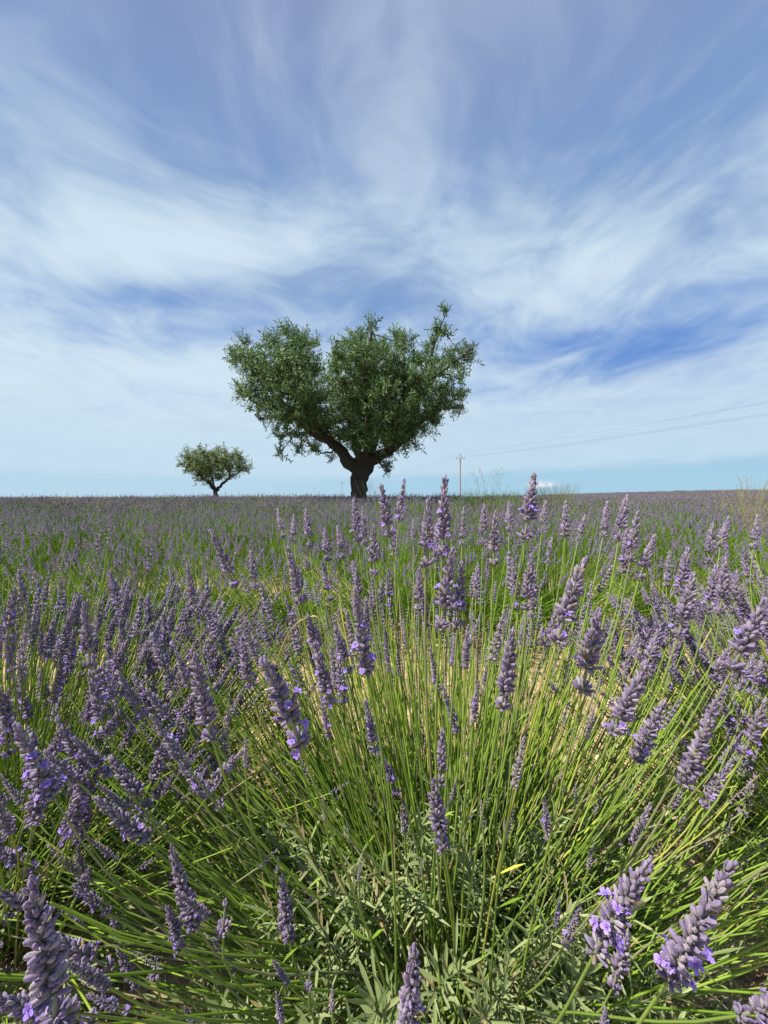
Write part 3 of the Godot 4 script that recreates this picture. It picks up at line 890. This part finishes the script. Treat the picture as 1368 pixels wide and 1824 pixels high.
func ground() -> void:
	var xs := []
	var zs := [600.0, 150.0, 40.0, 16.0]
	for k in 61:
		var t := (k - 30) / 30.0
		xs.append(t * 6.0 + pow(absf(t), 6.0) * signf(t) * 2500.0)
	for k in 81:
		var t := k / 80.0
		zs.append(8.0 - t * 24.0 - pow(t, 7.0) * 3000.0 - pow(t, 3.0) * 60.0)
	var sh := Shape.new()
	var nz := FastNoiseLite.new(); nz.frequency = 2.0; nz.fractal_octaves = 3
	for z in zs:
		for x in xs:
			var h := land(x, z)
			if absf(x) < 8.0 and z > -10.0: h += nz.get_noise_2d(x, z) * 0.03
			sh.add(Vector3(x, h, z), Vector3.UP, Color.WHITE)
	for j in zs.size() - 1:
		for i in xs.size() - 1:
			var a: int = j * xs.size() + i
			sh.quad(a, a + xs.size(), a + xs.size() + 1, a + 1)
	tag(obj("ground", sh, M.soil), "pale sandy stony soil of the lavender field", "", "", "structure")
	var pebble := Shape.new()
	ball(pebble, Vector3(0, -0.5, 0), Vector3.UP, 1.0, 0.55, 7, [Color.WHITE, Color.WHITE, Color.WHITE])
	var spots := []
	for k in 9000:
		var x := rng.randf_range(-1, 1)
		var z := -0.6 - 6.0 * pow(rng.randf(), 1.6)
		x *= 1.5 - z * 1.1
		var r := 0.006 + 0.03 * pow(rng.randf(), 5.0)
		spots.append(Transform3D(frame_of(rand_dir()).scaled(Vector3(1.3, 0.7, 1.0) * r), Vector3(x, land(x, z) + nz.get_noise_2d(x, z) * 0.03 + r * 0.1, z)))
	tag(scatter("gravel", pebble.done(), M.stone, spots), "tan stones scattered on the bare soil between the rows", "", "", "stuff")

func litter() -> void:
	var st := Shape.new()
	tube(st, PackedVector3Array([Vector3.ZERO, Vector3(0, 0.05, 0.004), Vector3(0, 0.1, 0)]), 0.0013, 0.0009, 3, Color(0.42, 0.34, 0.2), Color(0.5, 0.42, 0.27))
	var spots := []
	for k in 4200:
		var z := -0.55 - 3.2 * pow(rng.randf(), 1.3)
		var x := rng.randf_range(-1, 1) * (1.2 - z * 1.05)
		var a := rng.randf() * TAU
		spots.append(Transform3D(frame_of(Vector3(cos(a), rng.randf_range(-0.05, 0.15), sin(a))) * rng.randf_range(0.4, 1.4), Vector3(x, land(x, z) + 0.012, z)))
	tag(scatter("straw_litter", st.done(), M.straw, spots), "dry stalks littering the bare soil between the rows", "", "", "stuff")

func row_label(row: int, slope: float, k: int, n: int) -> String:
	var where := "out at the left edge"
	for w in [[-0.9, "just inside the left edge"], [-0.72, "a little left of the small tree"], [-0.5, "below the small tree"], [-0.3, "between the two trees"], [-0.12, "below the large tree's left boughs"], [0.03, "below the large tree's trunk"],
			[0.15, "left of the nearest pole"], [0.3, "below the nearest pole"], [0.42, "below the green grass tuft"], [0.62, "right of the green tufts"], [0.82, "towards the right edge"], [0.98, "at the right edge"]]:
		if slope > float(w[0]): where = w[1]
	if row == 0:
		var nth := ["first", "second", "third", "fourth", "fifth", "sixth", "seventh", "eighth", "ninth", "tenth", "eleventh", "twelfth", "thirteenth", "fourteenth", "fifteenth", "sixteenth"]
		return "%s lavender bush from the left in the row beyond the sandy gap" % nth[mini(k, 15)]
	return ["lavender bush beyond the sandy gap, in its row %s", "lavender bush of the third row, %s", "lavender bush of the fourth row, %s"][row] % where

func rows() -> void:
	var spike := []
	for k in 6: spike.append(small_spike(7, 6))
	var kinds := []
	for k in 4: kinds.append(bush_shapes(175, 330, 420, spike, 3, 4, 0.3, 0.0016))
	var place_names := ["second row, beyond the sandy gap", "third row from the camera", "fourth row from the camera"]
	var z := -2.12
	for row in 3:
		var half := 1.25 * -z + 0.6
		var n := int(half * 2.0 / 0.5)
		for k in n:
			var x := -half + (k + 0.5) * 0.5 + rng.randf_range(-0.06, 0.06)
			var zz := z + rng.randf_range(-0.1, 0.1)
			var o := base("lavender_bush", Vector3(x, land(x, zz), zz))
			tag(o, row_label(row, x / -zz, k, n), "lavender", "lavender bushes in the %s" % place_names[row])
			o.rotation.y = rng.randf() * TAU
			o.scale = Vector3.ONE * rng.randf_range(0.92, 1.1)
			var m: Array = kinds[rng.randi() % 4]
			tag(obj("leaves", m[0], M.leaf, o), "", "", "", "stuff")
			tag(obj("stems", m[1], M.stem, o), "", "", "", "stuff")
			tag(obj("flower_spikes", m[2], M.petal, o), "", "", "", "stuff")
		z -= 1.6
	# the rest of the field, which reads as one mass
	var far := []
	for k in 4: far.append(far_spike())
	var field := base("lavender_field", Vector3.ZERO)
	tag(field, "lavender field beyond the fourth row, grey purple to the horizon", "lavender field", "", "stuff")
	var mesh_of := []
	for k in 3: mesh_of.append(bush_shapes(190, 100, 140, far, 3, 2, 0.3, 0.0022))
	var places := [[], [], []]
	while z > -88.0:
		var half := 1.2 * -z + 3.0
		var step := 0.55 if z > -30.0 else 0.7
		for k in int(half * 2.0 / step):
			var x := -half + k * step + rng.randf_range(-0.1, 0.1)
			var zz := z + rng.randf_range(-0.15, 0.15)
			if Vector2(x + 0.8, zz + 12.5).length() < 0.5: continue
			var t := Transform3D(Basis(Vector3.UP, rng.randf() * TAU).scaled(Vector3(1.15, rng.randf_range(0.85, 1.17), 1.15)), Vector3(x, land(x, zz), zz))
			places[rng.randi() % 3].append(t)
		z -= 1.6
	for k in 3:
		scatter("leaves", mesh_of[k][0], M.leaf, places[k], field)
		scatter("stems", mesh_of[k][1], M.stem, places[k], field)
		scatter("flower_spikes", mesh_of[k][2], M.petal, places[k], field)

func weed_at(px: float, d: float) -> Vector3:
	var p := at(px, 885, d)
	return Vector3(p.x, land(p.x, p.z), p.z)

func weeds() -> void:
	var straw0 := Color(0.36, 0.31, 0.16)
	var straw1 := Color(0.5, 0.45, 0.25)
	grass_tuft("oat_grass", weed_at(868, 5.4), 14, 1.15, 0.45, "wispy oat grass with drooping seed heads right of the nearest pole", "grass", Color(0.28, 0.28, 0.15), straw0, 0.8, 0.9)
	grass_tuft("dry_grass", weed_at(1335, 5.6), 60, 1.05, 0.5, "pale straw coloured grass tuft at the right edge of the horizon", "grass", straw0, Color(0.5, 0.5, 0.26), 0.5, 0.4)
	grass_tuft("dry_grass", weed_at(150, 9.0), 46, 0.8, 0.8, "pale dry grass ears among the lavender at the far left", "grass", straw0, straw1, 1.0, 0.3)
	grass_tuft("green_grass", weed_at(865, 7.6), 800, 0.84, 0.95, "low green grass clump in the field right of the nearest pole", "grass", Color(0.11, 0.22, 0.04), Color(0.2, 0.31, 0.07), 0.0, 0.5)
	grass_tuft("green_grass", weed_at(987, 8.0), 420, 0.98, 0.6, "spiky grey green grass tuft on the horizon under the small cloud", "grass", Color(0.17, 0.22, 0.1), Color(0.26, 0.3, 0.15), 0.0, 0.5)
	grass_tuft("dry_grass", weed_at(884, 5.7), 70, 0.58, 0.3, "orange straw clump just below the green grass clump", "grass", Color(0.5, 0.33, 0.14), Color(0.6, 0.42, 0.2), 0.0, 0.5)
	grass_tuft("dry_grass", weed_at(1345, 4.9), 60, 0.66, 0.25, "straw coloured grass clump low in the lavender at the right edge", "grass", straw0, Color(0.55, 0.4, 0.2), 0.1, 0.3)
	grass_tuft("dry_grass", weed_at(655, 11.6), 30, 1.15, 0.5, "thin dry grass standing before the large tree's trunk", "grass", straw0, straw1, 0.8, 0.4)

func dry_stalk() -> void:
	var sh := Shape.new()
	var a := at(493, 1178, 0.56)
	var b := at(556, 1098, 0.50)
	tube(sh, bend(a, at(510, 1130, 0.55), at(522, 1104, 0.52), b, 10), 0.0012, 0.0008, 5, Color(0.45, 0.38, 0.2), Color(0.55, 0.48, 0.28))
	tube(sh, bend(b, at(562, 1097, 0.5), at(566, 1099, 0.5), at(570, 1106, 0.5), 4), 0.0016, 0.0005, 5, Color(0.55, 0.48, 0.28), Color(0.5, 0.42, 0.25))
	tube(sh, bend(a, at(480, 1210, 0.57), at(470, 1260, 0.6), at(455, 1330, 0.62), 6), 0.0012, 0.001, 5, Color(0.42, 0.35, 0.2), Color(0.4, 0.33, 0.2))
	tag(obj("dry_stalk", sh, M.straw), "single curved dry straw coloured stalk among the green stems left of centre", "dry stalk")

func front_row() -> void:
	front.append(near_plant(Vector3(0.09, 0, -0.52), "lavender plant in the middle of the front row, green stems splaying out in all directions", 300, 0.3))
	front.append(near_plant(Vector3(-0.66, 0, -0.62), "left lavender plant of the front row, thick with shaded purple spikes", 170, 0.28))
	front.append(near_plant(Vector3(0.88, 0, -0.60), "right lavender plant of the front row, with large sunlit pale purple spikes", 170, 0.28))
	# lower right
	s(1153, 1512, 1061, 1696, "c"); s(1126, 1655, 1092, 1758); s(1307, 1539, 1191, 1744, "c"); s(967, 1411, 977, 1495, "s"); s(1081, 1789, 1078, 1850); s(1157, 1426, 1126, 1505)
	s(1037, 1604, 1006, 1683, "s"); s(999, 1597, 989, 1652, "s"); s(1293, 1248, 1215, 1395, "b"); s(1310, 1344, 1252, 1437); s(1348, 1372, 1321, 1454); s(1186, 1242, 1133, 1354)
	s(1150, 1175, 1092, 1307, "v"); s(1061, 1255, 1044, 1313, "s"); s(1368, 1214, 1338, 1283); s(1355, 1324, 1331, 1372); s(999, 1375, 1003, 1409, "p"); s(1025, 1392, 1025, 1426, "p")
	s(1225, 1430, 1204, 1488, "s"); s(1303, 1452, 1297, 1480, "w"); s(1364, 1478, 1352, 1520, "v"); s(1056, 1500, 1048, 1546, "p"); s(1104, 1488, 1106, 1506, "w")
	# right
	s(953, 840, 934, 960, "v", 0.5); s(943, 868, 936, 950, "n", 0.52); s(920, 1114, 893, 1260); s(944, 984, 938, 1086); s(917, 994, 920, 1086); s(935, 1090, 935, 1117, "w"); s(1037, 987, 992, 1144)
	s(1068, 1079, 1037, 1230); s(1095, 1103, 1074, 1168); s(1136, 908, 1122, 1000); s(1115, 878, 1102, 963); s(1085, 891, 1074, 956); s(1162, 949, 1139, 1031); s(1298, 919, 1283, 973)
	s(1266, 929, 1263, 1004); s(1353, 915, 1341, 977); s(1293, 990, 1283, 1093); s(1225, 973, 1211, 1059); s(1239, 1018, 1208, 1134); s(1276, 1004, 1260, 1090); s(1314, 1014, 1307, 1090)
	s(1194, 980, 1187, 1045); s(1163, 1100, 1139, 1175); s(1368, 1062, 1304, 1192); s(1009, 891, 1006, 956); s(1040, 915, 1030, 963); s(972, 891, 965, 949); s(907, 891, 907, 946)
	s(982, 956, 975, 1004); s(1120, 940, 1110, 1020); s(1180, 1110, 1150, 1190); s(1210, 1160, 1190, 1225); s(1320, 1150, 1305, 1215, "s")
	# middle back
	s(720, 850, 710, 927, "v"); s(677, 860, 695, 955, "v"); s(795, 845, 788, 988, "v", 0.42); s(801, 974, 786, 1119, "v"); s(823, 998, 815, 1116, "v"); s(858, 1092, 830, 1166); s(818, 1124, 816, 1146, "w")
	s(623, 1042, 656, 1203, "c"); s(630, 887, 638, 964, "v"); s(662, 934, 667, 1025, "v"); s(546, 904, 552, 975); s(494, 904, 504, 958); s(521, 914, 524, 968); s(510, 968, 534, 1075)
	s(520, 985, 540, 1070); s(579, 938, 583, 998); s(763, 884, 759, 1008); s(746, 1001, 746, 1085); s(827, 900, 823, 971); s(882, 907, 879, 1005, "v"); s(862, 897, 860, 971); s(736, 921, 736, 964)
	s(887, 1116, 879, 1170, "s"); s(601, 934, 610, 995); s(645, 900, 650, 970); s(700, 930, 702, 990); s(780, 930, 776, 1000); s(850, 1000, 848, 1065); s(575, 1000, 588, 1070); s(690, 1010, 694, 1080)
	# middle
	s(479, 1162, 535, 1325, "v"); s(563, 1141, 587, 1255, "v"); s(589, 1145, 601, 1227); s(653, 1244, 668, 1340, "v"); s(675, 1337, 711, 1416, "v"); s(721, 1416, 721, 1481, "n", 0.5); s(790, 1296, 783, 1395)
	s(766, 1385, 790, 1510); s(818, 1385, 797, 1443, "s"); s(766, 1148, 780, 1230, "s"); s(788, 1217, 814, 1303); s(850, 1206, 843, 1285, "s"); s(708, 1292, 718, 1347, "s"); s(720, 1220, 714, 1258, "s")
	s(522, 1217, 539, 1258, "s"); s(584, 1320, 601, 1358, "s"); s(575, 1416, 579, 1461, "p"); s(855, 1423, 860, 1471, "p"); s(900, 1457, 900, 1481, "s"); s(835, 1325, 834, 1345, "w"); s(684, 1120, 692, 1196, "s")
	s(842, 1437, 838, 1464, "p"); s(501, 1563, 515, 1670, "n", 0.4); s(522, 1522, 560, 1570, "v", 0.5); s(641, 1526, 639, 1567, "p"); s(742, 1666, 722, 1850, "b", 0.26); s(484, 1704, 512, 1752, "s"); s(491, 1759, 502, 1818, "s")
	s(591, 1756, 591, 1800, "p"); s(552, 1732, 550, 1760, "w"); s(497, 1525, 492, 1560, "p"); s(618, 1460, 622, 1490, "p"); s(748, 1530, 752, 1556, "p")
	# lower left
	s(54, 1568, 101, 1815, "b", 0.23); s(293, 1514, 350, 1650, "b"); s(296, 1611, 323, 1689, "n", 0.34); s(135, 1507, 161, 1605); s(403, 1611, 397, 1658, "w", 0.32); s(377, 1665, 417, 1732, "s"); s(212, 1685, 242, 1760, "n", 0.4)
	s(279, 1705, 276, 1740, "w", 0.36); s(150, 1775, 230, 1800, "v", 0.3); s(330, 1790, 350, 1840, "v"); s(195, 1621, 212, 1669, "s"); s(118, 1625, 151, 1652, "s"); s(20, 1282, 95, 1420, "c"); s(124, 1405, 134, 1440, "w", 0.4)
	s(98, 1275, 155, 1375); s(198, 1342, 262, 1440); s(340, 1157, 377, 1315, "b"); s(316, 1355, 395, 1440, "v"); s(346, 1325, 403, 1386); s(403, 1248, 400, 1335, "p", 0.5); s(155, 1194, 188, 1308); s(27, 1201, 50, 1280, "v")
	s(235, 1200, 286, 1282, "v"); s(306, 1302, 308, 1328, "w"); s(148, 1070, 161, 1187); s(427, 1446, 447, 1487, "s"); s(437, 1308, 437, 1366, "p"); s(10, 1605, 14, 1640, "w")
	# left
	s(32, 1015, 47, 1089); s(20, 1045, 13, 1142); s(109, 1052, 108, 1105); s(193, 1015, 215, 1092, "v"); s(134, 1058, 132, 1130); s(269, 1055, 262, 1130); s(333, 1001, 346, 1089); s(301, 1008, 316, 1068, "v")
	s(373, 941, 420, 1045, "v"); s(365, 1018, 372, 1080); s(449, 978, 454, 1048); s(180, 1060, 182, 1125); s(250, 1060, 246, 1130); s(60, 1090, 62, 1160); s(290, 1090, 300, 1170); s(215, 1100, 222, 1180)
	s(330, 1095, 345, 1160); s(385, 1100, 400, 1170); s(100, 1130, 110, 1210); s(190, 1140, 205, 1220); s(260, 1140, 275, 1220, "v"); s(20, 1130, 18, 1210); s(420, 1130, 440, 1180); s(300, 1190, 320, 1270); s(70, 1190, 85, 1260)
	wild_flowers(front[0], 300 - stems_of(front[0]), 1900, 0.05)
	wild_flowers(front[1], 300 - stems_of(front[1]), 1250, 0.25)
	wild_flowers(front[2], 215 - stems_of(front[2]), 950, 0.25)
